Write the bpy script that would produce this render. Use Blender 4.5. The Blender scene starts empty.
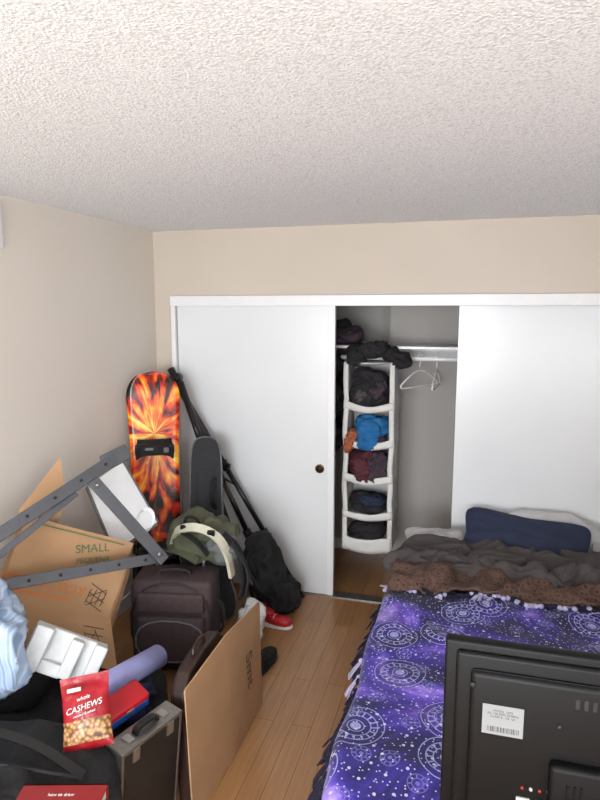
import bpy, bmesh, math, random
from mathutils import Vector, Matrix, noise, Euler
random.seed(7)
S=bpy.context.scene
S.view_settings.view_transform='Standard'
S.view_settings.look='None'
# ------------------------------------------------------------------ helpers
def srgb(r,g,b):
    f=lambda c:(c/255/12.92) if c/255<=.04045 else ((c/255+.055)/1.055)**2.4
    return (f(r),f(g),f(b),1)
class NT:
    def __init__(s,name):
        s.m=bpy.data.materials.new(name); s.m.use_nodes=True; s.t=s.m.node_tree; s.n=s.t.nodes
        s.bsdf=[n for n in s.n if n.type=='BSDF_PRINCIPLED'][0]
        s.co=s.n.new('ShaderNodeTexCoord')
    def new(s,typ,**k):
        n=s.n.new(typ)
        for a,v in k.items(): setattr(n,a,v)
        return n
    def link(s,a,b): s.t.links.new(a,b)
    def set(s,sock,v):
        if isinstance(v,bpy.types.NodeSocket): s.link(v,sock)
        else: sock.default_value=v
    def math(s,op,a,b=None,c=None):
        n=s.new('ShaderNodeMath',operation=op); s.set(n.inputs[0],a)
        if b is not None: s.set(n.inputs[1],b)
        if c is not None: s.set(n.inputs[2],c)
        return n.outputs[0]
    def vmath(s,op,a,b):
        n=s.new('ShaderNodeVectorMath',operation=op); s.set(n.inputs[0],a); s.set(n.inputs[1],b); return n.outputs[0]
    def noise(s,scale,detail=3,vec=None,rough=.5,dist=0):
        n=s.new('ShaderNodeTexNoise'); n.inputs['Scale'].default_value=scale; n.inputs['Detail'].default_value=detail
        n.inputs['Roughness'].default_value=rough; n.inputs['Distortion'].default_value=dist
        s.link(vec or s.co.outputs['Object'],n.inputs['Vector']); return n.outputs['Fac']
    def vor(s,scale,vec=None,dim='3D',rand=1,feat='F1'):
        n=s.new('ShaderNodeTexVoronoi',voronoi_dimensions=dim,feature=feat); n.inputs['Scale'].default_value=scale
        n.inputs['Randomness'].default_value=rand
        s.link(vec or s.co.outputs['Object'],n.inputs['Vector']); return n
    def ramp(s,fac,stops,interp='LINEAR'):
        n=s.new('ShaderNodeValToRGB'); n.color_ramp.interpolation=interp; e=n.color_ramp.elements
        while len(e)<len(stops): e.new(.5)
        for i,(p,c) in enumerate(stops): e[i].position=p; e[i].color=c
        s.link(fac,n.inputs[0]); return n.outputs[0]
    def mix(s,fac,a,b,blend='MIX'):
        n=s.new('ShaderNodeMix',data_type='RGBA',blend_type=blend)
        s.set(n.inputs[0],fac); s.set(n.inputs[6],a); s.set(n.inputs[7],b); return n.outputs[2]
    def bump(s,h,strength=.5,dist=.01):
        n=s.new('ShaderNodeBump'); n.inputs['Strength'].default_value=strength; n.inputs['Distance'].default_value=dist
        s.link(h,n.inputs['Height']); s.link(n.outputs[0],s.bsdf.inputs['Normal'])
    def col(s,c): s.set(s.bsdf.inputs['Base Color'],c)
    def rough(s,v): s.set(s.bsdf.inputs['Roughness'],v)
def M(name,c,rough=.6,var=.12,vs=12,bump=0,bs=60,metal=0,bd=.004,spec=.5):
    t=NT(name); c=srgb(*c)
    lo=tuple(x*(1-var) for x in c[:3])+(1,); hi=tuple(min(1,x*(1+var)) for x in c[:3])+(1,)
    t.col(t.ramp(t.noise(vs,4),[(.3,lo),(.7,hi)])); t.rough(rough)
    t.bsdf.inputs['Metallic'].default_value=metal
    t.bsdf.inputs['Specular IOR Level'].default_value=spec
    if bump: t.bump(t.noise(bs,4),bump,bd)
    return t.m
class B:
    def __init__(s,name): s.name=name; s.bm=bmesh.new(); s.mats=[]
    def mi(s,m):
        if m not in s.mats: s.mats.append(m)
        return s.mats.index(m)
    def addbm(s,b,mat,X=None,smooth=False):
        me=bpy.data.meshes.new('t'); b.to_mesh(me); b.free()
        s.addme(me,mat,X,smooth)
    def addme(s,me,mat,X=None,smooth=False):
        if X is not None: me.transform(X)
        k=s.mi(mat); n0=len(s.bm.faces)
        s.bm.from_mesh(me); s.bm.faces.ensure_lookup_table()
        for f in s.bm.faces[n0:]: f.material_index=k; f.smooth=smooth
        bpy.data.meshes.remove(me)
    def box(s,c,size,mat,rot=(0,0,0),bev=0,seg=2,X=None,smooth=False):
        b=bmesh.new(); bmesh.ops.create_cube(b,size=1)
        for v in b.verts: v.co=Vector((v.co.x*size[0],v.co.y*size[1],v.co.z*size[2]))
        if bev: bmesh.ops.bevel(b,geom=b.edges[:],offset=bev,segments=seg,profile=.5,affect='EDGES')
        T=Matrix.Translation(c)@Euler([math.radians(a) for a in rot]).to_matrix().to_4x4()
        if X is not None: T=X@T
        s.addbm(b,mat,T,smooth or (bev>0 and seg>2))
    def bb(s,x0,x1,y0,y1,z0,z1,mat,bev=0,seg=2,smooth=False):
        s.box(((x0+x1)/2,(y0+y1)/2,(z0+z1)/2),(x1-x0,y1-y0,z1-z0),mat,bev=bev,seg=seg,smooth=smooth)
    def cyl(s,p0,p1,r,mat,r2=None,n=20,X=None,smooth=True,caps=True):
        p0=Vector(p0);p1=Vector(p1); d=p1-p0
        b=bmesh.new(); bmesh.ops.create_cone(b,cap_ends=caps,segments=n,radius1=r,radius2=r if r2 is None else r2,depth=d.length)
        T=Matrix.Translation((p0+p1)/2)@d.to_track_quat('Z','Y').to_matrix().to_4x4()
        if X is not None: T=X@T
        s.addbm(b,mat,T,smooth)
    def beam(s,p0,p1,w,h,mat,up=(0,0,1),bev=0):
        p0=Vector(p0);p1=Vector(p1); d=(p1-p0); L=d.length; d.normalize()
        a=d.cross(Vector(up)).normalized(); u=a.cross(d)
        R=Matrix((a,d,u)).transposed().to_4x4()
        s.box((0,0,0),(w,L,h),mat,bev=bev,X=Matrix.Translation((p0+p1)/2)@R)
    def sweep(s,pts,prof,mat,side=None,closed=False,smooth=True,X=None,caps=True,scale=None):
        pts=[Vector(p) for p in pts]; n=len(pts); b=bmesh.new(); rings=[]
        prev=None
        for i,p in enumerate(pts):
            a=pts[(i-1)%n] if (closed or i>0) else p; c=pts[(i+1)%n] if (closed or i<n-1) else p
            t=(c-a).normalized()
            if side is not None: sd=Vector(side)
            elif prev is not None: sd=prev
            else: sd=Vector((0,0,1)) if abs(t.z)<.9 else Vector((1,0,0))
            sd=(sd-t*sd.dot(t)).normalized(); prev=sd; nn=t.cross(sd)
            k=scale[i] if scale else 1
            rings.append([b.verts.new(p+sd*x*k+nn*y*k) for x,y in prof])
        m=len(prof)
        for i in range(n if closed else n-1):
            r0=rings[i]; r1=rings[(i+1)%n]
            for j in range(m): b.faces.new((r0[j],r0[(j+1)%m],r1[(j+1)%m],r1[j]))
        if caps and not closed:
            b.faces.new(rings[0][::-1]); b.faces.new(rings[-1])
        bmesh.ops.recalc_face_normals(b,faces=b.faces[:])
        s.addbm(b,mat,X,smooth)
    def tube(s,pts,r,mat,closed=False,n=8,X=None,sm=0):
        pts=[Vector(p) for p in pts]
        for _ in range(sm): pts=chaikin(pts,closed)
        s.sweep(pts,[(r*math.cos(2*math.pi*k/n),r*math.sin(2*math.pi*k/n)) for k in range(n)],mat,closed=closed,X=X)
    def ribbon(s,pts,w,t,mat,side,sm=2,X=None,closed=False):
        pts=[Vector(p) for p in pts]
        for _ in range(sm): pts=chaikin(pts,closed)
        s.sweep(pts,[(-w/2,-t/2),(w/2,-t/2),(w/2,t/2),(-w/2,t/2)],mat,side=side,smooth=False,X=X,closed=closed)
    def blob(s,c,size,mat,rot=(0,0,0),amp=.1,freq=2,p=2,seed=0,sub=4,X=None,ridge=0,rf=4,flat=None,an=(1,1,1)):
        b=bmesh.new(); bmesh.ops.create_icosphere(b,subdivisions=sub,radius=1)
        gm=(size[0]*size[1]*size[2])**(1/3)/2; mx=max(size)/2
        if min(size)<.4*mx*2: gm=min(gm,min(size)*.8)
        md=sorted(size)[1]/2
        for v in b.verts:
            q=v.co.copy(); f=(abs(q.x)**p+abs(q.y)**p+abs(q.z)**p)**(-1/p); q2=q*f
            sc=Vector((q2.x*size[0]/2,q2.y*size[1]/2,q2.z*size[2]/2))
            iso=sc/md
            k=amp*noise.noise(iso*freq+Vector((seed,seed*1.7,0)))
            if ridge:
                w=noise.noise(iso*rf*.5+Vector((seed,2,1)))*1.4
                g=Vector((iso.x*an[0],iso.y*an[1],iso.z*an[2]))*rf+Vector((seed*3.1+w,w,seed+w))
                k+=ridge*(.5-abs(noise.noise(g)))*1.4-ridge*.35
                k+=ridge*.2*(.5-abs(noise.noise(g*2.1+Vector((w,3,w)))))
            nq=Vector((q.x/size[0],q.y/size[1],q.z/size[2])).normalized()
            v.co=sc+nq*k*gm
            if flat is not None and v.co.z<-flat: v.co.z=-flat
        T=Matrix.Translation(c)@Euler([math.radians(a) for a in rot]).to_matrix().to_4x4()
        if X is not None: T=X@T
        s.addbm(b,mat,T,True)
    def prism(s,out,th,mat,X=None,bev=0,smooth=False):
        b=bmesh.new(); vs=[b.verts.new((x,0,z)) for x,z in out]; f=b.faces.new(vs)
        r=bmesh.ops.extrude_face_region(b,geom=[f])
        for e in r['geom']:
            if isinstance(e,bmesh.types.BMVert): e.co.y+=th
        bmesh.ops.recalc_face_normals(b,faces=b.faces[:])
        if bev:
            ed=[e for e in b.edges if abs(e.verts[0].co.y-e.verts[1].co.y)<1e-6]
            bmesh.ops.bevel(b,geom=ed,offset=bev,segments=3,profile=.5,affect='EDGES')
        s.addbm(b,mat,X,smooth)
    def panel(s,q,th,mat,off=0):
        q=[Vector(v) for v in q]; n=(q[1]-q[0]).cross(q[3]-q[0]).normalized()
        b=bmesh.new(); A=[b.verts.new(v+n*off) for v in q]; C=[b.verts.new(v+n*(off+th)) for v in q]; m=len(q)
        b.faces.new(A[::-1]); b.faces.new(C)
        for i in range(m): b.faces.new((A[i],A[(i+1)%m],C[(i+1)%m],C[i]))
        bmesh.ops.recalc_face_normals(b,faces=b.faces[:])
        s.addbm(b,mat)
    def grid(s,fn,nu,nv,mat,th=0,X=None,smooth=True):
        b=bmesh.new(); g=[[b.verts.new(fn(i/nu,j/nv)) for j in range(nv+1)] for i in range(nu+1)]
        for i in range(nu):
            for j in range(nv): b.faces.new((g[i][j],g[i+1][j],g[i+1][j+1],g[i][j+1]))
        bmesh.ops.recalc_face_normals(b,faces=b.faces[:])
        if th: bmesh.ops.solidify(b,geom=b.faces[:],thickness=th)
        s.addbm(b,mat,X,smooth)
    def text(s,txt,size,mat,X,ext=.0006,align='CENTER',shear=0):
        cu=bpy.data.curves.new('t','FONT'); cu.body=txt; cu.size=size; cu.align_x=align; cu.align_y='CENTER'; cu.extrude=ext; cu.shear=shear
        o=bpy.data.objects.new('t',cu); S.collection.objects.link(o)
        dg=bpy.context.evaluated_depsgraph_get(); me=bpy.data.meshes.new_from_object(o.evaluated_get(dg))
        me.materials.clear(); s.addme(me,mat,X); bpy.data.objects.remove(o); bpy.data.curves.remove(cu)
    def done(s,X=None,origin=True):
        me=bpy.data.meshes.new(s.name)
        off=Vector((0,0,0))
        if origin and X is None:
            s.bm.verts.ensure_lookup_table()
            xs=[v.co.x for v in s.bm.verts]; ys=[v.co.y for v in s.bm.verts]; zs=[v.co.z for v in s.bm.verts]
            off=Vector(((min(xs)+max(xs))/2,(min(ys)+max(ys))/2,min(zs)))
            for v in s.bm.verts: v.co-=off
        s.bm.to_mesh(me); s.bm.free()
        for m in s.mats: me.materials.append(m)
        o=bpy.data.objects.new(s.name,me); S.collection.objects.link(o)
        if X is not None: o.matrix_world=X
        else: o.location=off
        return o
def chaikin(p,closed=False):
    n=len(p); out=[]
    if not closed: out.append(p[0])
    for i in range(n if closed else n-1):
        a=p[i]; b=p[(i+1)%n]; out+= [a*.75+b*.25,a*.25+b*.75]
    if not closed: out.append(p[-1])
    return out
def frame(o,xa,za):
    x=Vector(xa).normalized(); z=Vector(za); z=(z-x*z.dot(x)).normalized(); y=z.cross(x)
    R=Matrix((x,y,z)).transposed().to_4x4(); return Matrix.Translation(o)@R
def pframe(o,xa,ya):
    x=Vector(xa).normalized(); y=Vector(ya); y=(y-x*y.dot(x)).normalized(); z=x.cross(y)
    return Matrix.Translation(o)@Matrix((x,y,z)).transposed().to_4x4()

# ------------------------------------------------------------------ materials
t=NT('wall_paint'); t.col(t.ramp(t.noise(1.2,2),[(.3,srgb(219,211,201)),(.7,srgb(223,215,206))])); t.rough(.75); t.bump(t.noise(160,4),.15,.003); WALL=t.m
t=NT('wall_paint_shaded'); t.col(t.ramp(t.noise(1.2,2),[(.3,srgb(198,187,174)),(.7,srgb(203,192,180))])); t.rough(.75); t.bump(t.noise(160,4),.15,.003); WALLB=t.m  # same wall paint, with the back wall's tan shading put into the colour
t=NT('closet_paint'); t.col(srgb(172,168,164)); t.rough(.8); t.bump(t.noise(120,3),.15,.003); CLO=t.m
t=NT('popcorn_ceiling')
v=t.vor(130); n1=t.noise(190,5,rough=.7); n2=t.noise(70,3)
h=t.math('ADD',t.math('MULTIPLY',t.math('SUBTRACT',1,v.outputs['Distance']),t.math('MULTIPLY',n2,1.6)),n1)
t.bump(h,.7,.008)
t.col(t.ramp(h,[(.55,srgb(222,224,226)),(1.0,srgb(250,251,252))])); t.rough(.95); CEIL=t.m
t=NT('door_gloss_paint'); t.col(t.ramp(t.noise(1.5,2),[(.3,srgb(220,223,226)),(.7,srgb(226,229,232))])); t.rough(.25); t.bump(t.noise(35,2),.05,.002); DOOR=t.m
TRIM=M('trim_paint',(228,229,231),.35,.02)
t=NT('bamboo_floor')
sep=t.new('ShaderNodeSeparateXYZ'); t.link(t.co.outputs['Object'],sep.inputs[0])
cmb=t.new('ShaderNodeCombineXYZ'); t.link(sep.outputs[1],cmb.inputs[0]); t.link(sep.outputs[0],cmb.inputs[1])
br=t.new('ShaderNodeTexBrick'); t.link(cmb.outputs[0],br.inputs['Vector'])
br.inputs['Scale'].default_value=1; br.inputs['Brick Width'].default_value=.95; br.inputs['Row Height'].default_value=.092
br.inputs['Mortar Size'].default_value=.0015; br.inputs['Mortar Smooth'].default_value=.3; br.inputs['Bias'].default_value=0; br.offset=.37
br.inputs['Color1'].default_value=srgb(172,128,86); br.inputs['Color2'].default_value=srgb(156,112,73); br.inputs['Mortar'].default_value=srgb(104,70,44)
mp=t.new('ShaderNodeMapping'); mp.inputs['Scale'].default_value=(60,2.5,1); t.link(t.co.outputs['Object'],mp.inputs[0])
g=t.noise(1.5,5,vec=mp.outputs[0])
t.col(t.mix(1,br.outputs['Color'],t.ramp(g,[(.3,(.80,.78,.76,1)),(.7,(1.06,1.05,1.04,1))]),'MULTIPLY')); t.rough(.3); t.bump(br.outputs['Fac'],-.3,.002); FLOOR=t.m

# galaxy fleece
t=NT('galaxy_fleece'); oc=t.co.outputs['Object']
mp=t.new('ShaderNodeMapping'); mp.inputs['Location'].default_value=(1.37,.71,0); mp.inputs['Scale'].default_value=(1,1,0); t.link(oc,mp.inputs[0]); P=mp.outputs[0]
base=t.ramp(t.noise(2.6,7,vec=P,rough=.62,dist=.8),[(.32,srgb(14,12,46)),(.43,srgb(28,23,92)),(.51,srgb(56,42,146)),(.57,srgb(98,72,194)),(.64,srgb(166,138,228)),(.74,srgb(212,198,245))])
def med(scale,rad,rings,rays,rand,th=.82):
    vo=t.vor(scale,vec=P,dim='2D',rand=rand); d=vo.outputs['Distance']
    df=t.vmath('SUBTRACT',P,vo.outputs['Position']); sp=t.new('ShaderNodeSeparateXYZ'); t.link(df,sp.inputs[0])
    an=t.math('ARCTAN2',sp.outputs[1],sp.outputs[0])
    rg=t.math('GREATER_THAN',t.math('SINE',t.math('MULTIPLY',d,rings)),th)
    ry=t.math('GREATER_THAN',t.math('SINE',t.math('MULTIPLY',an,rays)),.7)
    inner=t.math('MULTIPLY',t.math('GREATER_THAN',d,rad*.48),t.math('LESS_THAN',d,rad*.72))
    ry=t.math('MULTIPLY',ry,inner)
    msk=t.math('LESS_THAN',d,rad)
    core=t.math('LESS_THAN',d,rad*.18)
    return t.math('MULTIPLY',t.math('MAXIMUM',t.math('MAXIMUM',rg,ry),core),msk),msk
a1,m1=med(3.4,.36,80,16,.9,.87); a2,m2=med(6.1,.24,75,8,1,.8)
c=t.mix(t.math('MULTIPLY',m1,.5),base,srgb(30,24,92))
c=t.mix(t.math('MULTIPLY',a2,.5),c,srgb(150,150,226))
c=t.mix(t.math('MULTIPLY',a1,.7),c,srgb(176,180,240))
s1=t.math('LESS_THAN',t.vor(38,vec=P,dim='2D').outputs['Distance'],.10)
s2=t.math('LESS_THAN',t.vor(13,vec=P,dim='2D').outputs['Distance'],.07)
c=t.mix(t.math('MULTIPLY',t.math('MAXIMUM',s1,s2),.75),c,srgb(226,222,250))
t.col(c); t.rough(.9); t.bump(t.noise(300,3),.25,.002)
t.bsdf.inputs['Sheen Weight'].default_value=.1; GAL=t.m
t=NT('brown_minky'); v=t.vor(38); t.col(t.mix(1,t.ramp(v.outputs['Distance'],[(.15,srgb(50,35,32)),(.45,srgb(106,80,68)),(.7,srgb(80,57,48))]),t.ramp(t.noise(4,3),[(.3,(.7,.7,.7,1)),(.7,(1,1,1,1))]),'MULTIPLY')); t.rough(.85); t.bump(v.outputs['Distance'],.5,.006); BROWN=t.m
# snowboard graphic
t=NT('snowboard_graphic'); sp=t.new('ShaderNodeSeparateXYZ'); t.link(t.co.outputs['Object'],sp.inputs[0])
zz=t.math('SUBTRACT',sp.outputs[2],1.16); an=t.math('ARCTAN2',zz,t.math('MULTIPLY',sp.outputs[0],1.8))
rad=t.math('SQRT',t.math('ADD',t.math('MULTIPLY',sp.outputs[0],sp.outputs[0]),t.math('MULTIPLY',zz,zz)))
cb=t.new('ShaderNodeCombineXYZ'); t.link(t.math('MULTIPLY',an,2.0),cb.inputs[0]); t.link(t.math('MULTIPLY',rad,3.2),cb.inputs[1])
nf=t.noise(1.5,3,vec=cb.outputs[0],rough=.55,dist=.7)
nf=t.math('SUBTRACT',t.math('ADD',nf,.10),t.math('MULTIPLY',rad,.30))
t.col(t.ramp(t.math('ADD',nf,t.math('MULTIPLY',t.math('SUBTRACT',t.noise(9,3),.5),.25)),[(.40,srgb(16,6,8)),(.45,srgb(130,16,8)),(.50,srgb(216,46,12)),(.58,srgb(246,112,20)),(.66,srgb(255,190,50)),(.74,srgb(255,232,120))])); t.rough(.22); FLAME=t.m

BLK=M('black_fabric',(24,24,27),.85,.3,20,.4,80)
BLKP=M('black_plastic',(18,18,20),.35,.15,20)
TVB=M('tv_black_plastic',(9,9,10),.45,.08,20,.1,500,bd=.0005,spec=.22)
TVD=M('tv_dark_inset',(6,6,7),.5,.1,20,spec=.2)
CHAR=M('charcoal_fabric',(44,45,49),.85,.15,30,.4,150)
PIPE=M('piping_grey',(112,114,116),.6,.1)
NAVY=M('navy_cotton',(34,42,68),.85,.12,8,.3,90)
GREYC=M('grey_comforter',(72,66,67),.9,.15,6,.3,60)
PILW=M('pillow_light',(182,181,183),.85,.06,5,.3,60)
SHEET=M('mattress_white',(190,188,188),.85,.05)
BEDW=M('bed_frame_dark',(50,40,34),.5,.2)
CARD=M('cardboard',(176,138,102),.85,.07,6,.15,90)
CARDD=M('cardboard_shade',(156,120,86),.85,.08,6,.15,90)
GREENI=M('ink_green',(98,118,82),.8,.1); ORI=M('ink_orange',(206,122,72),.8,.1); INK=M('ink_black',(96,76,60),.8,.1); INKD=M('label_ink',(50,50,52),.8,.1)
STEEL=M('grey_powder_steel',(86,88,93),.42,.06,20,metal=.35)
SILV=M('silver_metal',(178,178,176),.3,.05,20,metal=.9)
SUIT=M('suitcase_brown',(68,53,55),.8,.15,40,.4,200)
SUITD=M('suitcase_trim',(36,28,30),.6,.1)
OLIV=M('olive_nylon',(84,88,68),.8,.15,10,.3,120)
CREAM=M('cream_webbing',(200,198,178),.8,.08,30,.3,200)
GREYB=M('grey_nylon',(106,108,108),.8,.1,10,.3,100)
FABW=M('organizer_fabric',(210,209,207),.85,.05,10,.2,200)
BLUE=M('blue_cloth',(24,96,150),.85,.2,12,.4,50); MAR=M('maroon_cloth',(80,34,42),.85,.2,12,.4,50)
ORC=M('rust_cloth',(146,84,54),.85,.2,12,.4,50); PURP=M('plum_cloth',(58,44,55),.85,.2,12,.4,50)
BLKC=M('black_clothes',(28,26,30),.9,.4,12,.3,45); DNAV=M('dark_navy_cloth',(30,40,66),.9,.25,10,.4,45)
WPL=M('white_plastic',(226,227,229),.35,.03); FOAM=M('styrofoam',(216,218,218),.8,.04,40,.4,200)
t=NT('pale_blue_bag'); mp=t.new('ShaderNodeTexWave'); mp.inputs['Scale'].default_value=9; mp.inputs['Distortion'].default_value=3; t.link(t.co.outputs['Object'],mp.inputs[0])
t.col(t.ramp(mp.outputs['Fac'],[(.3,srgb(166,186,212)),(.6,srgb(198,209,224)),(.9,srgb(142,168,200))])); t.rough(.4); t.bump(t.noise(14,4),.4,.02); BAGB=t.m
LAV=M('lavender_foam',(158,160,214),.75,.08,20,.4,180)
RED=M('red_plastic',(178,26,36),.4,.1); BLUEP=M('blue_plastic',(26,66,140),.4,.1); REDC=M('red_cover',(140,32,34),.4,.1)
BRL=M('brown_leather',(52,34,30),.4,.2,14,.3,80); ALU=M('brushed_aluminium',(150,148,144),.32,.08,60,metal=.85)
CASEB=M('case_vinyl',(36,32,30),.5,.15,40,.3,200)
BRASS=M('brass',(150,120,70),.35,.1,metal=.9); DKH=M('dark_recess',(28,26,25),.6,.1)
t=NT('nuts_window'); v=t.vor(75); t.col(t.ramp(v.outputs['Distance'],[(.1,srgb(206,172,126)),(.5,srgb(164,118,70)),(.75,srgb(96,58,32))])); t.rough(.35); t.bump(v.outputs['Distance'],-.6,.006); NUTS=t.m
REDF=M('red_foil',(152,18,32),.28,.25,14,.5,30,bd=.008)
WTX=M('white_print',(220,218,214),.5,.02); LABEL=M('silver_label',(132,134,136),.4,.03); WALB=M('socket_white',(170,170,166),.4,.05)
WOOD=M('dresser_wood',(120,88,62),.45,.2,6); SLAT=M('vent_slat',(196,196,196),.4)

# ------------------------------------------------------------------ room shell
XL,XR,YB,YF,H=-2.09,1.45,3.80,-2.2,2.44
def shell(name,x0,x1,y0,y1,z0,z1,mat):
    b=B(name); b.bb(x0,x1,y0,y1,z0,z1,mat); return b.done(Matrix.Identity(4))
shell('floor',XL-.1,XR+.1,YF-.1,4.9,-.1,0,FLOOR)
shell('ceiling',XL-.1,XR+.1,YF-.1,4.9,H,H+.1,CEIL)
shell('wall_left',XL-.1,XL,YF-.1,4.9,0,H,WALL)
OL,OR,OT=-1.96,1.30,2.0
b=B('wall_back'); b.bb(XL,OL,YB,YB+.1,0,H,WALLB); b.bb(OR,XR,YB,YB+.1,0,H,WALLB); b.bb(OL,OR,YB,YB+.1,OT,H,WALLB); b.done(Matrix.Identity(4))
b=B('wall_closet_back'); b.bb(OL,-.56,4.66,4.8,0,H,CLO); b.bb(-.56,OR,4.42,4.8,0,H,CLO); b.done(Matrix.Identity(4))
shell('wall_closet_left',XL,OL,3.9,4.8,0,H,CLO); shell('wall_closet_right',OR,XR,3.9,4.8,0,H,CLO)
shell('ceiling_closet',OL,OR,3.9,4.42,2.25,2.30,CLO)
WX0,WX1,WZ0,WZ1=-1.95,.25,.8,2.2
b=B('wall_front'); b.bb(XL,WX0,YF-.1,YF,0,H,WALL); b.bb(WX1,XR,YF-.1,YF,0,H,WALL); b.bb(WX0,WX1,YF-.1,YF,0,WZ0,WALL); b.bb(WX0,WX1,YF-.1,YF,WZ1,H,WALL); b.done(Matrix.Identity(4))
b=B('window_1')
for x0,x1,z0,z1 in((WX0,WX1,WZ0,WZ0+.04),(WX0,WX1,WZ1-.04,WZ1),(WX0,WX0+.04,WZ0,WZ1),(WX1-.04,WX1,WZ0,WZ1),((WX0+WX1)/2-.02,(WX0+WX1)/2+.02,WZ0,WZ1)):
    b.bb(x0,x1,YF-.07,YF-.02,z0,z1,TRIM)
b.bb(WX0-.03,WX1+.03,YF-.02,YF+.05,WZ0-.03,WZ0,TRIM); b.done(Matrix.Identity(4))
VY0,VY1=-1.7,-.2
b=B('wall_right'); b.bb(XR,XR+.1,YF-.1,VY0,0,H,WALL); b.bb(XR,XR+.1,VY1,4.9,0,H,WALL); b.bb(XR,XR+.1,VY0,VY1,0,WZ0,WALL); b.bb(XR,XR+.1,VY0,VY1,WZ1,H,WALL); b.done(Matrix.Identity(4))
b=B('added_side_window')  # unseen window, added as an opening for the extra side light
for y0,y1,z0,z1 in((VY0,VY1,WZ0,WZ0+.04),(VY0,VY1,WZ1-.04,WZ1),(VY0,VY0+.04,WZ0,WZ1),(VY1-.04,VY1,WZ0,WZ1),((VY0+VY1)/2-.02,(VY0+VY1)/2+.02,WZ0,WZ1)):
    b.bb(XR+.02,XR+.07,y0,y1,z0,z1,TRIM)
b.done(Matrix.Identity(4))
b=B('trim_1'); b.bb(OL,OR+.05,YB-.035,YB,1.945,2.012,TRIM,.003); b.bb(OL,OR+.05,YB-.03,YB+.06,1.975,2.0,TRIM); b.done(Matrix.Identity(4))
b=B('trim_2'); b.bb(OL,OL+.03,YB-.03,YB+.08,0,1.945,TRIM,.003); b.done(Matrix.Identity(4))
b=B('trim_3'); b.bb(OR,OR+.05,YB-.03,YB,0,1.945,TRIM,.003); b.done(Matrix.Identity(4))
b=B('trim_4'); b.bb(OL+.03,OR,YB-.005,YB+.075,0,.008,SILV); b.done(Matrix.Identity(4))
shell('baseboard_left',XL,XL+.012,YF,YB,0,.09,TRIM)
b=B('baseboard_closet'); b.bb(OL,-.56,4.648,4.66,0,.09,TRIM); b.bb(-.56,OR,4.408,4.42,0,.09,TRIM); b.done(Matrix.Identity(4))
shell('baseboard_right',XR-.012,XR,YF,YB,0,.09,TRIM)
b=B('door_1'); b.bb(-1.925,-.83,3.80,3.832,.012,1.95,DOOR,.002)
b.bb(-.872,-.83,3.796,3.80,.012,1.95,TRIM,.001)
b.cyl((-.925,3.802,.886),(-.925,3.793,.886),.030,BRASS,n=28); b.cyl((-.925,3.795,.886),(-.925,3.7915,.886),.021,DKH,n=28); b.done(Matrix.Identity(4))
b=B('door_2'); b.bb(-.075,1.29,3.842,3.874,.012,1.99,DOOR,.002); b.done(Matrix.Identity(4))
b=B('wall_vent'); b.bb(XL,XL+.018,2.05,2.39,2.2,2.40,TRIM,.004)
for k in range(7): b.box((XL+.02,2.22,2.232+k*.023),(.012,.27,.012),SLAT,rot=(0,35,0))
b.done(Matrix.Identity(4))

# ------------------------------------------------------------------ closet contents
b=B('closet_shelf'); b.bb(OL,OR,4.05,4.42,1.665,1.683,TRIM,.002); b.bb(OL,-.56,4.42,4.66,1.665,1.683,TRIM); b.bb(OL,-.56,4.64,4.66,1.58,1.665,TRIM); b.bb(-.56,OR,4.40,4.42,1.58,1.665,TRIM); b.done()
b=B('closet_rod'); b.cyl((OL,4.10,1.60),(OR,4.10,1.60),.015,WPL,n=20)
b.cyl((OL,4.10,1.60),(OL+.012,4.10,1.60),.03,TRIM); b.cyl((OR-.012,4.10,1.60),(OR,4.10,1.60),.03,TRIM); b.done()
x0,x1,y0,y1=-.795,-.465,3.93,4.23
Zs=[1.585,1.28,1.03,.79,.54,.31]
b=B('hanging_closet_organizer')
def sag(u): return -.024*math.sin(math.pi*u)**1.2
def side(xx,sg):
    def f(u,v):
        z=.31+v*1.27; k=min(abs(z-q) for q in Zs)
        return Vector((xx+sg*.016*math.sin(min(1,k/.12)*math.pi/2)*(1 if u<.9 else 0)+.012*noise.noise(Vector((u*3,v*7,sg))),y0+u*(y1-y0)+.01*noise.noise(Vector((u,v*6,sg+4))),z))
    return f
b.grid(side(x0,1),8,60,FABW,th=.005); b.grid(side(x1,-1),8,60,FABW,th=.005); b.bb(x0,x1,y1-.006,y1,.31,1.58,FABW)
for i,z in enumerate(Zs):
    b.grid(lambda u,v,z=z:Vector((x0+u*(x1-x0),y0+v*(y1-y0),z+sag(u)*(1 if z<1.5 else .3))),16,4,FABW,th=.008)
    if i>0: b.grid(lambda u,v,z=z,i=i:Vector((x0+u*(x1-x0),y0-.006*math.sin(v*3)+.008*noise.noise(Vector((u*4,i,v))),z-.004+sag(u)*(1+.3*v)+.010*noise.noise(Vector((u*3,i*2.3,1)))*v+v*(.05 if i<5 else .10))),20,4,FABW,th=.006)
    b.tube([(x0,y0,z+.004),(x0+.1,y0-.002,z-.016),(x1-.1,y0-.002,z-.016),(x1,y0,z+.004)],.004,PIPE,sm=1)
for x in (x0+.014,x1-.014): b.grid(lambda u,v,x=x:Vector((x-.016+u*.032+.010*noise.noise(Vector((v*7,x*9,0))),y0-.002,.31+v*1.27)),2,40,FABW,th=.003)
for x in (x0+.05,x1-.05): b.ribbon([(x,4.07,1.575),(x,4.07,1.60),(x,4.083,1.622),(x,4.10,1.628),(x,4.117,1.622),(x,4.13,1.60),(x,4.13,1.575)],.04,.004,FABW,(1,0,0),sm=1)
b.done()
def clothes(name,parts):
    b=B(name)
    for k,(c,s,m,rot) in enumerate(parts): b.blob(c,s,m,rot=rot,amp=.35,freq=1.1,p=2.6,seed=k*3.3+len(name),ridge=.5,rf=1.3,sub=5,an=(.5,1,1.7))
    return b.done()
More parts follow.
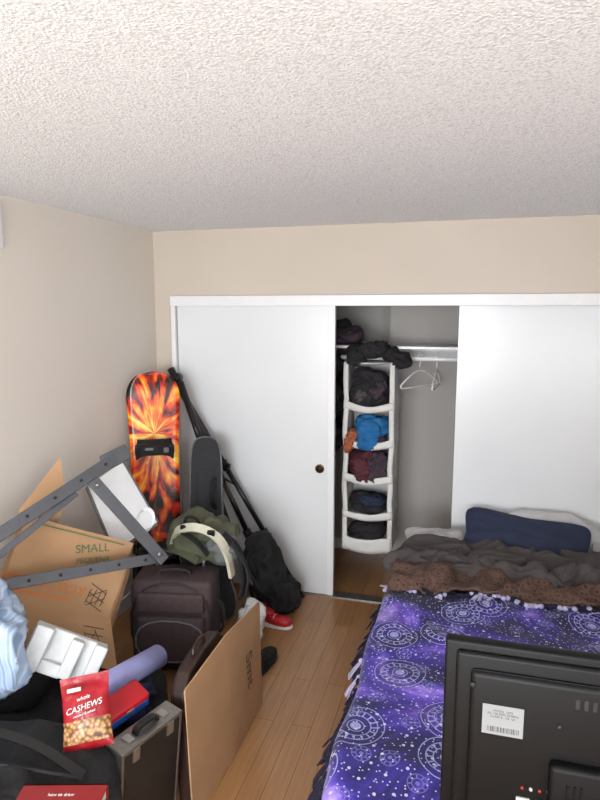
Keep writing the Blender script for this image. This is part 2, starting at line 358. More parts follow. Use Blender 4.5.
clothes('black_folded_clothes',[((-.635,4.04,1.365),(.26,.2,.17),BLKC,(0,0,10)),((-.62,4.02,1.465),(.24,.18,.10),BLKC,(0,12,0)),((-.58,3.96,1.42),(.10,.06,.14),PURP,(0,20,0)),((-.69,3.95,1.37),(.1,.05,.1),GREYC,(0,-20,0))])
clothes('blue_shirt',[((-.61,4.03,1.15),(.24,.19,.11),BLUE,(0,6,0)),((-.63,3.93,1.10),(.15,.05,.20),BLUE,(0,14,0)),((-.75,3.925,1.06),(.07,.06,.15),ORC,(0,15,0)),((-.57,3.97,1.06),(.1,.06,.07),PURP,(0,0,0))])
clothes('maroon_sweater',[((-.66,4.05,.89),(.24,.2,.13),MAR,(0,-6,0)),((-.57,3.96,.88),(.12,.08,.2),PURP,(0,10,0)),((-.67,3.93,.86),(.1,.05,.16),MAR,(0,-20,0))])
clothes('dark_jeans',[((-.64,4.05,.61),(.25,.2,.11),BLKC,(0,6,0)),((-.60,3.97,.645),(.16,.10,.06),DNAV,(0,0,0))])
clothes('black_socks_bundle',[((-.64,4.05,.41),(.26,.18,.11),BLKC,(0,0,0))])
clothes('black_jacket',[((-.63,4.06,1.65),(.32,.26,.075),BLKC,(0,0,0)),((-.46,4.0,1.61),(.20,.14,.09),BLKC,(0,22,0)),((-.72,3.95,1.61),(.12,.08,.09),BLKC,(0,0,20)),((-.60,3.93,1.67),(.16,.1,.09),BLKC,(0,-10,0))])
clothes('plum_sweater',[((-.86,4.25,1.745),(.24,.22,.12),PURP,(0,0,0)),((-.90,4.22,1.80),(.20,.16,.09),BLKC,(0,0,0))])
clothes('dark_hanging_coat',[((-.95,4.12,1.28),(.20,.34,.66),BLKC,(0,0,0))])
def hanger(name,x,y,ang,w=.2):
    b=B(name); X=Matrix.Translation((x,y,1.615))@Euler((0,0,math.radians(ang))).to_matrix().to_4x4()
    b.tube([(-.02,0,-.005),(-.018,0,.015),(0,0,.022),(.02,0,.012),(.018,0,-.02),(0,0,-.05),(0,0,-.07)],.0035,WPL,X=X,sm=2)
    b.tube([(0,0,-.07),(w,0,-.17),(w+.012,0,-.19),(w-.01,0,-.2),(-w+.01,0,-.2),(-w-.012,0,-.19),(-w,0,-.17)],.0058,WPL,closed=True,X=X,sm=2)
    b.done()
hanger('clothes_hanger',-.32,4.10,58,.19); hanger('clothes_hanger',-.21,4.10,86,.19)

# ------------------------------------------------------------------ bed
b=B('bed')
b.bb(-.34,1.0,1.6,3.70,.12,.24,BEDW,.01)
for x in(-.29,.95):
    for y in(1.66,3.64): b.bb(x-.03,x+.03,y-.03,y+.03,0,.12,BEDW)
b.bb(-.355,1.01,1.58,3.72,.24,.485,SHEET,.05,5,True); b.done()
def wr(x,y,s=1):
    p=Vector((x*3,y*3,.3)); w=noise.noise(p*.7)*1.3
    return s*(.038*(.5-abs(noise.noise(p+Vector((w,w,0)))))+.016*noise.noise(p*2.3))
b=B('galaxy_fleece_blanket')
def drape(u,v):
    s=-.44+u*(1.56); y=1.40+v*1.56
    x=s; z=.506+wr(s,y)
    e=-.35+.02*noise.noise(Vector((y*3,1,2)))
    if s<e: d=e-s; x=e-.03*(1-math.exp(-d*30))-.1*d; z-=d*.75
    if s>1.0: d=s-1.0; x=1.0+.04*(1-math.exp(-d*30)); z-=d*.95
    yy=y
    if y<1.57: d=1.57-y; yy=1.57-.035*(1-math.exp(-d*30)); z-=d*1.0
    if v>.9: yy+=(v-.9)*10*.03*noise.noise(Vector((s*4,3,0)))
    return Vector((x,yy,z))
b.grid(drape,110,100,GAL,th=.008)
def tassel(p,d,L,mat,b,w=.014):
    p=Vector(p); d=Vector(d).normalized(); sd=Vector((-d.y,d.x,0)) if abs(d.z)<.95 else Vector((0,1,0))
    b.blob(p,(.028,.028,.024),mat,amp=.2,sub=2,seed=L*50)
    for k in(-1,1):
        q=p+d*L*.5+sd*k*.010+Vector((0,0,-.004)); e=p+d*L+sd*k*random.uniform(.008,.026)+Vector((0,0,-.012-random.random()*.02))
        b.ribbon([p,q,e],w,.004,mat,sd,sm=1)
FR1=M('fleece_fringe_dark',(22,19,46),.9,.4,40); FR2=M('fleece_fringe_light',(172,168,200),.9,.3,40)
for k in range(38):
    y=1.44+k*.0393+random.uniform(-.014,.014); v=(y-1.40)/1.56; q=drape(0,v)
    tassel(q,(-.8,random.uniform(-.8,.6),-.9),random.uniform(.03,.085),FR1 if random.random()<.95 else FR2,b,.018)
for k in range(70):
    u=.03+k*.0136; q=drape(u,1)
    tassel(q+Vector((0,random.uniform(-.025,.01),.012)),(random.uniform(-.9,.9),random.uniform(-.4,1),.1),random.uniform(.03,.07),FR2 if random.random()<.5 else FR1,b,.016)
b.done()
b=B('brown_minky_blanket')
def dr2(u,v):
    s=-.40+u*1.46; y=2.94+v*.33; x=s; z=.522+wr(s*1.8,y*1.8,2.2)+.035*math.sin(v*math.pi)
    e=-.35
    if s<e: d=e-s; x=e-.02*(1-math.exp(-d*30)); z-=d*.9
    if s>1.0: z-=(s-1)*1.5
    return Vector((x,y+.02*math.sin(s*5),z))
b.grid(dr2,110,30,BROWN,th=.012); b.done()
b=B('grey_comforter')
b.blob((.36,3.35,.54),(1.42,.32,.12),GREYC,amp=.5,freq=.9,p=3.2,seed=4,ridge=.9,rf=1.5,sub=6,flat=.05,an=(.45,1.2,1))
b.blob((-.20,3.27,.545),(.42,.24,.11),GREYC,rot=(0,0,14),amp=.3,freq=1.4,p=2.4,seed=8,ridge=.8,rf=1.3,sub=5,flat=.05,an=(.6,1.4,1))
b.blob((.15,3.21,.55),(.85,.14,.09),GREYC,rot=(0,0,-5),amp=.5,freq=1,p=2.4,seed=11,ridge=.8,rf=1.0,sub=6,an=(.4,1.3,1))
b.blob((.72,3.24,.55),(.60,.16,.09),GREYC,rot=(0,0,6),amp=.5,freq=1,p=2.4,seed=15,ridge=.8,rf=1.0,sub=6,an=(.4,1.3,1))
b.done()
def pillow(name,c,size,mat,rot,seed):
    b=B(name); bm=bmesh.new(); bmesh.ops.create_icosphere(bm,subdivisions=5,radius=1)
    for v in bm.verts:
        q=v.co.copy(); p=7; f=(abs(q.x)**p+abs(q.y)**p)**(1/p); r=math.hypot(q.x,q.y); k=r/max(f,1e-6) if r>0 else 1
        x=q.x*k;y=q.y*k
        e=max(0,1-max(abs(x),abs(y))**3); z=q.z*(.22+.78*e)
        cr=1+.07*(abs(x)*abs(y))-.03*(1-abs(x*y))
        w=noise.noise(Vector((x*2.2,y*2.2,seed)))*.3+(.5-abs(noise.noise(Vector((x*2.5,y*2.5,seed+4)))))*.2
        v.co=Vector((x*cr*size[0]/2,y*cr*size[1]/2+.025*noise.noise(Vector((x*1.5,seed,0))),(z+w*(1 if q.z>0 else .3))*size[2]/2))
    T=Matrix.Translation(c)@Euler([math.radians(a) for a in rot]).to_matrix().to_4x4()
    b.addbm(bm,mat,T,True); return b.done()
pillow('navy_pillow',(.345,3.565,.59),(.68,.37,.13),NAVY,(38,5,-3),2)
pillow('light_pillow',(.45,3.745,.59),(.84,.10,.27),PILW,(0,0,0),5)
pillow('light_pillow',(-.13,3.60,.545),(.40,.24,.11),PILW,(16,0,10),9)
pillow('light_pillow',(.88,3.56,.56),(.34,.30,.13),PILW,(12,-6,-10),13)

# ------------------------------------------------------------------ tv + dresser
b=B('dresser')
b.bb(-.05,.95,.92,1.30,.06,.74,WOOD,.004); b.bb(-.07,.97,.91,1.31,.74,.765,WOOD,.005)
for r in range(3):
    for cc in range(2):
        xx=-.03+cc*.49; b.bb(xx,xx+.47,1.298,1.312,.09+r*.215,.285+r*.215,WOOD,.004); b.cyl((xx+.235,1.312,.19+r*.215),(xx+.235,1.335,.19+r*.215),.014,BRASS)
for x in(-.02,.92):
    for y in(.95,1.27): b.cyl((x,y,0),(x,y,.06),.02,WOOD)
b.done()
b=B('television')
tx0,tx1,tz0,tz1,ty=-.025,.715,.835,1.272,1.17
b.bb(tx0,tx1,ty,ty+.028,tz0,tz1,TVB,.006,3)
b.bb(tx0+.022,tx1-.022,ty-.012,ty+.004,tz0+.02,tz1-.016,TVB,.008,3)
b.bb(tx0+.05,tx1-.05,ty-.026,ty-.008,tz0+.02,tz1-.045,TVB,.012,3)
b.bb(tx0+.20,tx1-.20,ty-.05,ty-.022,tz0+.03,tz1-.20,TVD,.01,3)
for k in range(26): b.bb(tx0+.24+k*.015,tx0+.247+k*.015,ty-.0275,ty-.025,tz1-.09,tz1-.07,DKH)
LX=pframe((.088,ty-.0270,1.133),(1,0,0),(0,0,1)); b.box((0,0,0),(.076,.062,.001),LABEL,X=LX)
b.text('MODEL  LE32\nAC 100-240V 50/60Hz\nCLASS B   CE  UL',.0062,INKD,pframe((.088,ty-.0276,1.146),(1,0,0),(0,0,1)),ext=.0001)
for k in range(20): b.bb(.060+k*.003,.0605+k*.003+random.random()*.0012,ty-.0279,ty-.0274,1.108,1.119,INKD)
for x,z in((.19,1.14),(.48,1.14),(.19,.99),(.48,.99),(.03,1.2),(.62,1.2)): b.cyl((x,ty-.030,z),(x,ty-.024,z),.005,DKH,n=14)
for k in range(4): b.cyl((.13+k*.016,ty-.025,1.0),(.13+k*.016,ty-.031,1.0),.003,WALB if k%2 else REDC,n=14)
b.bb(.12,.145,ty-.029,ty-.025,.968,.978,WALB); b.bb(.155,.175,ty-.029,ty-.025,.965,.98,DKH)
for k in range(3): b.bb(.205+k*.012,.209+k*.012,ty-.0525,ty-.049,.97,1.04,TVB)
b.bb(.31,.38,ty-.02,ty+.02,.775,.85,TVB,.004); b.bb(.16,.53,ty-.11,ty+.11,.765,.779,TVB,.005)
b.done()

# ------------------------------------------------------------------ snowboard
b=B('snowboard'); L=1.55; W=.165
def sbw(z):
    e=.16
    if z<e: return W*math.sqrt(max(0,1-((e-z)/e)**2))**.8
    if z>L-e: return W*math.sqrt(max(0,1-((z-L+e)/e)**2))**.8
    m=(z-L/2)/(L/2-e); return W*(.88+.12*m*m)
def sby(z):
    e=.2
    d=max(0,e-z)+max(0,z-L+e); return -.9*d*d
b.grid(lambda u,v:Vector(((u*2-1)*max(sbw(v*L),.002),sby(v*L),v*L)),10,80,FLAME,th=.010)
for z in(.44,1.07):
    b.box((0,-.02,z),(.22,.03,.08),BLKP,bev=.012,seg=3)
    b.box((0,-.05,z-.01),(.24,.045,.07),BLKP,bev=.015,seg=3)
    b.ribbon([(-.11,-.03,z-.04),(-.10,-.10,z-.02),(0,-.13,z),(.10,-.10,z-.02),(.11,-.03,z-.04)],.06,.012,BLK,(0,0,1))
    b.ribbon([(-.10,-.03,z+.045),(-.08,-.08,z+.045),(0,-.10,z+.045),(.08,-.08,z+.045),(.10,-.03,z+.045)],.026,.01,BLK,(0,0,1))
    b.box((-.03,-.137,z),(.05,.006,.016),PIPE,rot=(0,0,-8),bev=.002)
    b.box((.07,-.127,z-.01),(.03,.015,.03),PIPE,rot=(0,0,20),bev=.003)
yaw=28
bot=Vector((-1.81,3.22,.005)); top=Vector((-1.88,3.47,1.535))
b.done(frame(bot,(math.cos(math.radians(yaw)),math.sin(math.radians(yaw)),0),top-bot))

b=B('guitar_case')
half=[(0,1.16),(.045,1.155),(.075,1.13),(.092,1.07),(.098,.95),(.10,.80),(.105,.62),(.12,.56),(.15,.50),(.165,.44),(.15,.36),(.14,.31),(.16,.24),(.19,.15),(.18,.06),(.13,.015),(0,.0)]
out=half+[(-x,z) for x,z in half[-2:0:-1]]
pv=[Vector((x,0,z)) for x,z in out]; pv=chaikin(pv,True)
b.prism([(p.x,p.z) for p in pv],.09,CHAR,bev=.01,smooth=False)
b.tube([(p.x,.006,p.z) for p in pv],.005,PIPE,closed=True,n=6); b.tube([(p.x,.084,p.z) for p in pv],.005,PIPE,closed=True,n=6)
b.ribbon([(.06,-.002,.70),(.04,-.05,.75),(.04,-.05,.85),(.06,-.002,.90)],.03,.006,BLK,(1,0,0))
b.box((0,-.006,.8),(.1,.012,.3),CHAR,bev=.005)
gb_=Vector((-1.50,3.22,.005)); gt=Vector((-1.745,3.50,1.13))
b.done(frame(gb_,(math.cos(.35),math.sin(.35),0),gt-gb_))

b=B('tripod')
T0=Vector((-1.885,3.68,1.47)); feet=[Vector((-1.03,3.74,.012)),Vector((-1.20,3.70,.012)),Vector((-1.30,3.56,.012))]
b.cyl(T0+Vector((-.045,.01,.06)),T0+Vector((.01,0,-.03)),.025,BLKP); b.cyl(T0+Vector((.0,-.03,.0)),T0+Vector((.0,.03,.0)),.035,BLKP)
for i,f in enumerate(feet):
    st=T0+Vector((.03*i-.01,-.02*i,-.02)); d=f-st
    b.cyl(st,st+d*.40,.021,BLKP); b.cyl(st+d*.38,st+d*.72,.017,BLKP); b.cyl(st+d*.70,f,.013,BLKP); b.blob(f,(.04,.04,.024),BLKP,amp=0,sub=2)
    for k in(.39,.71): b.cyl(st+d*(k-.02),st+d*(k+.02),.028,BLKP); q=st+d*k; b.box(q+Vector((.025,-.025,0)),(.035,.02,.05),BLKP,rot=(0,30,0),bev=.003)
m=(feet[0]+feet[1]+feet[2]-3*T0)/3
b.cyl(T0,T0+m*.55,.014,SILV)
for i in range(3): b.cyl(T0+m*.45,T0+(feet[i]-T0)*.5,.007,BLKP)
b.ribbon([T0+Vector((.05,-.03,-.1)),T0+Vector((.20,-.10,-.35)),T0+Vector((.30,-.08,-.45)),T0+m*.5],.025,.003,BLK,(0,1,0))
b.done()
b=B('black_carry_bag')
b.blob((-1.19,3.50,.26),(.20,.17,.52),BLK,rot=(-4,-20,10),amp=.25,freq=1.2,p=3,seed=3,ridge=.35,rf=1.3,sub=5,an=(1,1,.5))
b.blob((-1.10,3.55,.105),(.20,.20,.21),BLK,rot=(0,0,20),amp=.2,freq=1.6,p=3,seed=6,ridge=.3,rf=1.4,flat=.10)
b.ribbon([(-1.26,3.42,.46),(-1.30,3.36,.36),(-1.2,3.38,.2),(-1.12,3.44,.12)],.03,.004,CHAR,(0,1,.3))
b.done()

b=B('suitcase')
b.box((0,0,.29),(.40,.24,.48),SUIT,bev=.03,seg=4)
b.box((0,-.13,.22),(.33,.05,.26),SUIT,bev=.02,seg=4); b.box((0,-.125,.42),(.33,.04,.11),SUIT,bev=.018,seg=4)
for y in(-.118,.118):
    b.tube([(-.195,y,.07),(.195,y,.07),(.195,y,.52),(-.195,y,.52)],.007,SUITD,closed=True,sm=2)
b.tube([(-.165,-.157,.11),(.165,-.157,.11),(.165,-.157,.335),(-.165,-.157,.335)],.004,PIPE,closed=True,sm=2)
b.ribbon([(-.08,-.02,.53),(-.07,-.02,.565),(.07,-.02,.565),(.08,-.02,.53)],.03,.01,SUITD,(0,1,0))
b.ribbon([(.198,0,.2),(.235,0,.22),(.235,0,.36),(.198,0,.38)],.03,.01,SUITD,(0,1,0))
for x in(-.12,.12): b.cyl((x,.09,.5),(x,.09,.60),.008,SILV)
b.box((0,.09,.61),(.28,.03,.03),BLKP,bev=.008)
for x in(-.16,.16):
    b.cyl((x-.02,.08,.03),(x+.02,.08,.03),.03,BLKP); b.box((x,-.09,.03),(.04,.03,.06),BLKP,bev=.005)
b.done(Matrix.Translation((-1.47,2.80,0))@Euler((0,0,math.radians(12))).to_matrix().to_4x4()@Matrix.Diagonal((1.08,1.0,1.0,1)))
b=B('hiking_backpack')
b.blob((-1.40,3.01,.665),(.36,.26,.20),OLIV,rot=(10,8,14),amp=.3,freq=1.2,p=3,seed=2,ridge=.4,rf=1.2,sub=5)
b.blob((-1.26,2.97,.64),(.2,.2,.15),GREYB,rot=(0,25,10),amp=.2,freq=1.8,p=2.6,seed=7,ridge=.3,rf=1.3)
b.ribbon([(-1.56,2.93,.64),(-1.50,2.86,.74),(-1.38,2.84,.785),(-1.26,2.85,.75),(-1.20,2.87,.65),(-1.19,2.9,.5)],.045,.018,CREAM,(0,.6,.8))
b.ribbon([(-1.57,2.90,.61),(-1.48,2.83,.65),(-1.36,2.84,.59)],.04,.015,OLIV,(0,1,.4))
b.ribbon([(-1.24,2.9,.73),(-1.15,2.92,.65),(-1.13,2.94,.48),(-1.16,2.95,.36)],.05,.015,BLK,(0,1,.2))
b.ribbon([(-1.18,2.88,.69),(-1.10,2.93,.54),(-1.13,2.96,.38),(-1.15,2.96,.30)],.025,.01,CHAR,(0,1,.2))
b.ribbon([(-1.45,2.85,.74),(-1.36,2.83,.71),(-1.30,2.84,.63)],.03,.01,BLK,(0,1,.2))
b.tube([(-1.47,2.92,.77),(-1.45,2.9,.81),(-1.40,2.9,.81),(-1.38,2.92,.77)],.009,BLK,sm=1)
for q in((-1.44,2.85,.765),(-1.28,2.84,.755)): b.box(q,(.04,.02,.03),BLKP,rot=(20,0,10),bev=.004)
b.done()
b=B('framed_whiteboard')
q=[Vector(v) for v in((-1.93,2.72,.99),(-1.72,2.62,.69),(-1.60,2.84,.78),(-1.84,2.91,1.08))]
b.panel(q,.015,WPL)
for i in range(4): b.beam(q[i],q[(i+1)%4],.020,.022,SILV if i%2 else PIPE)
b.done()
# cardboard moving box
u=Vector((.65,.63,-.42)).normalized(); vv=Vector((-.11,-.47,-.88)); vv=(vv-u*vv.dot(u)).normalized(); nn=vv.cross(u)
if nn.x<0: nn=-nn
TL=Vector((-1.90,2.22,1.00))
b=B('cardboard_moving_box')
w_,h_,d_=.52,.36,.09
def bp(a,c,e): return TL+u*a+vv*c-nn*e
b.panel([bp(0,0,0),bp(w_,0,0),bp(w_,h_,0),bp(0,h_,0)],.005,CARD)
b.panel([bp(0,0,d_),bp(w_,0,d_),bp(w_,h_,d_),bp(0,h_,d_)],.005,CARDD)
b.panel([bp(0,0,0),bp(0,0,d_),bp(0,h_,d_),bp(0,h_,0)],.005,CARDD); b.panel([bp(w_,0,0),bp(w_,0,d_),bp(w_,h_,d_),bp(w_,h_,0)],.005,CARDD)
b.panel([bp(-.03,-.005,d_),bp(.16,-.005,d_),bp(.15,-.12,d_-.03),bp(.06,-.30,d_-.03)],.005,CARD)
FO=-.13; FL=.20
b.panel([bp(0,h_,0),bp(w_,h_,0),bp(w_+.06,h_+FL,FO),bp(-.06,h_+FL-.06,FO)],.005,CARD)
b.panel([bp(w_,.05,0),bp(w_,h_,0),bp(w_+.03,h_+.12,.03),bp(w_+.03,.05,.03)],.005,CARDD)
X=lambda a,c,ang,off=.0065:pframe(bp(a,c,-off),u*math.cos(ang)-vv*math.sin(ang),-vv*math.cos(ang)-u*math.sin(ang))
b.text('SMALL',.055,GREENI,X(.33,.07,.3)); b.text('PEQUENA',.035,GREENI,X(.35,.12,.3)); b.text('MOVING BOX',.06,ORI,X(.17,.27,.0),shear=.2); b.box((0,0,0),(.28,.012,.001),ORI,X=X(.17,.315,0))
for k in range(5): b.box((0,0,0),(.09,.004,.001),INK,X=X(.42,.24+k*.02,.5 if k%2 else -.4))
for k in range(4): b.box((0,0,0),(.07,.004,.001),INK,X=X(.38+k*.025,.28,1.4))
b.box((0,0,0),(.40,.006,.001),GREENI,X=X(.27,.02,0))
v2=(bp(0,h_+FL,FO)-bp(0,h_,0)).normalized(); n2=u.cross(v2).normalized()
if n2.x<0: n2=-n2
for k in range(8):
    o=bp(.26+k*.03,h_,0)+v2*.11
    b.box((0,0,0),(.004,.06+.03*(k%2),.001),INK,X=pframe(o+n2*.007,u,-v2)@Matrix.Rotation(.5 if k%2 else -.4,4,'Z'))
for k in range(4): b.box((0,0,0),(.22,.004,.001),INK,X=pframe(bp(.38,h_,0)+v2*(.06+.035*k)+n2*.007,u,-v2))
b.done()
# grey steel frame
b=B('folding_steel_leg_frame')
A0=Vector((-1.94,1.74,.905));A1=Vector((-1.57,2.48,1.245));B0=Vector((-1.93,1.85,.80));B1=Vector((-1.40,2.53,.735));C0=Vector((-1.66,2.36,1.15));C1=Vector((-1.39,2.52,.72))
up=Vector((.55,-.6,.35))
b.beam(A0,A1,.055,.022,STEEL,up,.003); b.beam(B0,B1,.05,.022,STEEL,up,.003); b.beam(C0+up*.03,C1+up*.03,.055,.02,STEEL,up,.003)
b.beam(A1+Vector((-.05,-.07,-.03)),A1+Vector((.02,.03,.01)),.075,.03,STEEL,up,.004)
E0=A0+Vector((.03,.02,-.085)); E1=A0.lerp(A1,.72)+Vector((0,0,-.04)); b.beam(E0,E1,.03,.016,STEEL,up,.002)
for k in(.15,.3,.45,.6,.75,.9):
    for P0,P1 in((A0,A1),(B0,B1)):
        q=P0.lerp(P1,k)+up.normalized()*.012; b.cyl(q,q+up.normalized()*.003,.007,DKH,n=12)
for k in(.08,.92): q=C0.lerp(C1,k)+up*.045; b.cyl(q,q+up.normalized()*.006,.01,SILV,n=6)
b.done()
b=B('white_cable_coil')
for k in range(3): b.tube([Vector((-1.50,2.55,.90))+Vector((.045*math.cos(a)+.004*k,.02*math.sin(a),.05*math.sin(a)+.006*k)) for a in [i*math.pi/10 for i in range(20)]],.004,WPL,closed=True,n=6)
b.tube([(-1.50,2.55,.85),(-1.46,2.54,.82),(-1.47,2.54,.77)],.005,WPL,sm=2)
b.done()

b=B('dark_clothes_pile')
b.blob((-1.58,2.06,.15),(.76,.52,.30),BLKC,amp=.2,freq=2,p=4,seed=5,ridge=.35,rf=1.6,sub=5,flat=.15)
b.blob((-1.34,2.00,.36),(.30,.24,.12),DNAV,rot=(0,0,30),amp=.3,freq=1.4,p=2.6,seed=9,ridge=.6,rf=1.1,sub=5,an=(.5,1,1))
b.blob((-1.86,1.98,.38),(.34,.34,.24),BLKC,amp=.2,freq=2,p=2.6,seed=12,ridge=.5,rf=1.3)
b.done()
b=B('styrofoam_packing_insert'); X=frame(Vector((-1.55,1.97,.53)),(.75,.35,-.42),(-.15,.3,1))
b.box((0,0,0),(.30,.05,.17),FOAM,bev=.008,X=X); b.box((-.11,-.05,0),(.07,.07,.17),FOAM,bev=.008,X=X); b.box((.03,-.05,.0),(.05,.06,.15),FOAM,bev=.008,X=X); b.box((.125,-.045,0),(.05,.06,.17),FOAM,bev=.008,X=X)
b.box((-.03,-.035,-.06),(.10,.04,.05),FOAM,bev=.008,X=X); b.done()
b=B('duffel_bag')
b.blob((-1.50,1.40,.24),(.90,.54,.50),BLK,rot=(0,0,8),amp=.1,freq=1.6,p=4,seed=3,ridge=.2,rf=1.4,sub=5,flat=.24)
b.ribbon([(-1.85,1.42,.49),(-1.6,1.50,.53),(-1.35,1.52,.52),(-1.12,1.48,.47)],.03,.006,BLKP,(0,1,.4))
b.ribbon([(-1.8,1.30,.50),(-1.6,1.22,.53),(-1.3,1.26,.52),(-1.12,1.36,.47)],.03,.006,BLKP,(0,1,.2))
b.tube([(-1.9,1.36,.50),(-1.5,1.40,.508),(-1.1,1.45,.49)],.005,CHAR,sm=1)
b.done()
b=B('plastic_laundry_bag')
b.blob((-1.725,1.72,.72),(.27,.28,.42),BAGB,rot=(0,-8,30),amp=.35,freq=1.0,p=2.6,seed=4,ridge=.5,rf=1.3,sub=5,an=(1.4,1.4,.5))
b.blob((-1.69,1.70,.93),(.10,.10,.10),BAGB,amp=.3,freq=2,p=2,seed=5,ridge=.4,rf=2); b.done()
b=B('snack_bag'); hh=.23; ww=.165
def bag(side_):
    def f(u_,v_):
        x=(u_-.5)*ww*(1-.08*math.sin(v_*math.pi)); z=v_*hh
        t=.032*math.sin(u_*math.pi)**.6*math.sin(min(1,v_*1.15)*math.pi)**.5 if 0<v_<.87 else 0
        return Vector((x,side_*(t+.0015+.004*noise.noise(Vector((x*60,z*60,side_)))),z))
    return f
b.grid(bag(1),20,24,REDF)
def bagf(lo,hi):
    f=bag(-1); return lambda u_,v_: f(u_,lo+(hi-lo)*v_)
b.grid(bagf(0,.10),20,4,REDF); b.grid(bagf(.10,.40),20,12,NUTS); b.grid(bagf(.40,1),20,16,REDF)
for (s_,z_,sz) in(('whole',.158,.018),('CASHEWS',.130,.026),('roasted & salted',.110,.011)):
    b.text(s_,sz,WTX,pframe((0,-.040,z_),(1,0,.14),(0,0,1)),ext=.001,shear=.3)
b.box((-.03,-.031,.188),(.045,.002,.012),WTX,bev=.0005)
b.done(frame(Vector((-1.17,1.58,.475)),(.86,.42,.12),(-.34,.45,.85)))
b=B('foam_roller'); p0=Vector((-1.30,1.84,.50)); p1=Vector((-1.235,2.17,.455)); b.cyl(p0,p1,.048,LAV,n=32)
for k in range(2):
    q=p0.lerp(p1,k); d=(p1-p0).normalized()*.004; b.cyl(q-d,q+d,.045,LAV,n=32)
b.cyl(p0-(p1-p0).normalized()*.006,p0,.022,DKH); b.done()
b=B('pencil_box'); X=frame(Vector((-1.17,1.79,.50)),(.35,.75,.10),(.3,-.1,1))
b.box((0,0,.012),(.17,.09,.03),RED,bev=.008,seg=3,X=X); b.box((0,0,-.018),(.17,.09,.036),BLUEP,bev=.006,seg=3,X=X); b.box((0,-.046,0),(.03,.006,.02),SILV,bev=.002,X=X); b.done()
b=B('aluminium_briefcase'); X=frame(Vector((-1.085,1.765,.23)),(-.30,-.95,0),(.12,0,1))
b.box((0,0,0),(.28,.08,.45),CASEB,bev=.012,seg=3,X=X)
for s_ in(-1,1):
    b.box((0,0,.218*s_),(.285,.086,.016),ALU,bev=.004,X=X); b.box((.136*s_,0,0),(.012,.086,.45),ALU,bev=.004,X=X)
    b.box((.08*s_,0,.228),(.03,.04,.008),SILV,bev=.002,X=X); b.box((.08*s_,.043,.19),(.03,.008,.05),SILV,bev=.002,X=X)
b.ribbon([(-.05,0,.22),(-.045,0,.25),(.045,0,.25),(.05,0,.22)],.025,.01,BLKP,(0,1,0),X=X)
b.done()
b=B('leather_portfolio_case')
out=[(-.24,0),(.24,0),(.24,.38),(.22,.45),(.16,.50),(0,.515),(-.16,.50),(-.22,.45),(-.24,.38)]
b.prism(out,.06,BRL,X=None,bev=.012); b.tube([(x*.96,.0,z*.97+.008) for x,z in out],.005,SUITD,closed=True,n=6,sm=1)
b.tube([(-.06,.03,.51),(-.05,.03,.545),(.05,.03,.545),(.06,.03,.51)],.008,BRL,sm=1)
b.done(frame(Vector((-1.05,2.18,.005)),(.05,-.99,0),(-.06,0,1)))
b=B('flattened_cardboard_box')
k0=(-.925,2.62);k1=(-.915,2.22);k2=(-.945,1.88)
b.panel([(k0[0],k0[1],.0),(k1[0],k1[1],0),(k1[0]-.03,k1[1]+.02,.565),(k0[0]-.01,k0[1],.525)],.006,CARD)
b.panel([(k1[0],k1[1],0),(k2[0],k2[1],0),(k2[0]-.02,k2[1],.53),(k1[0]-.03,k1[1]+.02,.565)],.006,CARD)
b.text('Smt',.12,INK,pframe((-.918,2.43,.30),(.0,.15,-1),(-.05,1,.15)),shear=.3)
b.done()
b=B('hardcover_book'); X=frame(Vector((-1.05,1.255,.545)),(.95,.28,0),(0,0,1))
b.box((0,0,.018),(.24,.18,.004),REDC,X=X); b.box((0,0,-.018),(.24,.18,.004),REDC,X=X); b.box((0,.088,0),(.24,.004,.04),REDC,X=X); b.box((.0,-.003,0),(.23,.172,.033),WTX,X=X)
b.text('how to draw',.014,WTX,X@Matrix.Translation((0,.05,.021))); b.done()
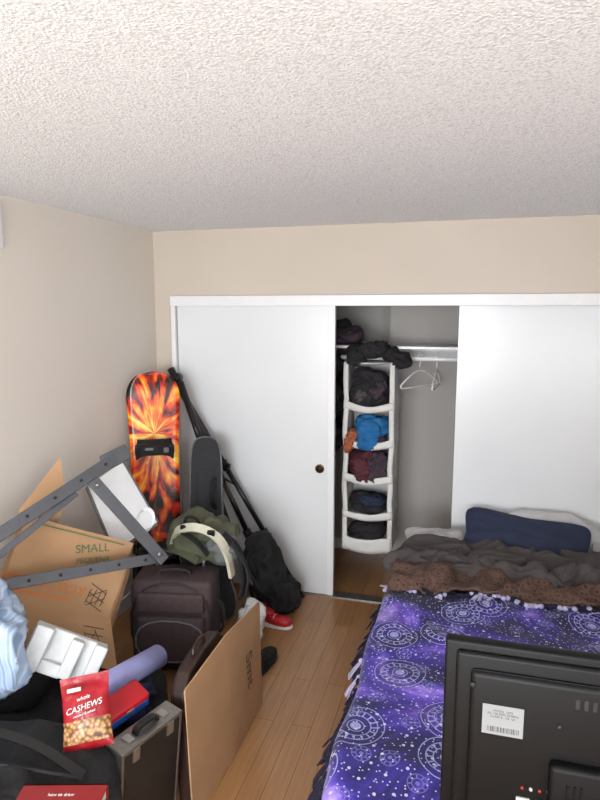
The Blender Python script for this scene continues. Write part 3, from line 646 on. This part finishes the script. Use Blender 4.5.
def shoe(name,loc,yaw,mat,roll=0):
    b=B(name); X=Matrix.Translation(loc)@Euler((math.radians(roll),0,math.radians(yaw))).to_matrix().to_4x4()
    b.blob((0,0,.012),(.27,.095,.03),WTX if mat is not BLK else BLKP,p=3,amp=.0,sub=4,X=X)
    b.blob((.045,0,.04),(.17,.085,.06),mat,p=2.5,amp=.05,sub=4,X=X)
    b.blob((-.06,0,.06),(.15,.08,.09),mat,p=2.8,amp=.05,sub=4,X=X)
    b.cyl((-.07,0,.08),(-.075,0,.112),.032,mat,r2=.034,X=X)
    for k in range(4): b.tube([(.0+k*.02,-.03,.068-k*.004),(.0+k*.02,0,.078-k*.005),(.0+k*.02,.03,.068-k*.004)],.003,WTX if mat is not BLK else CHAR,X=X)
    b.done()
shoe('red_sneaker',(-1.11,3.34,.0),-8,RED); shoe('black_shoe',(-1.02,2.90,.0),80,BLK)
shoe('grey_sneaker',(-1.13,2.70,.0),70,GREYB)
b=B('white_canvas_tote'); b.blob((-1.16,3.10,.13),(.14,.12,.26),WPL,rot=(0,10,10),amp=.2,freq=2,p=3,seed=3,ridge=.4,rf=1.3,flat=.13); b.done()

# ------------------------------------------------------------------ lights & world
def area(name,loc,rot,sx,sy,e,c=(1,1,1)):
    l=bpy.data.lights.new(name,'AREA'); l.shape='RECTANGLE'; l.size=sx; l.size_y=sy; l.energy=e; l.color=c
    o=bpy.data.objects.new(name,l); o.location=loc; o.rotation_euler=[math.radians(a) for a in rot]; S.collection.objects.link(o)
area('window_daylight',((WX0+WX1)/2,YF-.09,(WZ0+WZ1)/2),(100,0,0),2.15,1.30,196,(.93,.97,1))
area('added_side_light',(XR+.09,(VY0+VY1)/2,(WZ0+WZ1)/2),(98,0,90),1.45,1.30,84,(.93,.97,1))  # added light to brighten ceiling and left wall, no known source there
w=bpy.data.worlds.new('w'); S.world=w; w.use_nodes=True
nt=w.node_tree; sky=nt.nodes.new('ShaderNodeTexSky'); sky.sky_type='HOSEK_WILKIE'; bg=nt.nodes['Background']; nt.links.new(sky.outputs[0],bg.inputs[0]); bg.inputs[1].default_value=.6
# ------------------------------------------------------------------ camera
cam=bpy.data.cameras.new('camera'); co=bpy.data.objects.new('camera',cam); S.collection.objects.link(co); S.camera=co
th=math.radians(15.6);ph=math.radians(8.4); co.location=(0,0,1.92)
f=Vector((-math.sin(th)*math.cos(ph),math.cos(th)*math.cos(ph),-math.sin(ph))); co.rotation_euler=f.to_track_quat('-Z','Y').to_euler()
cam.sensor_fit='VERTICAL';cam.sensor_height=36;cam.lens=36*610/800; cam.clip_start=.02
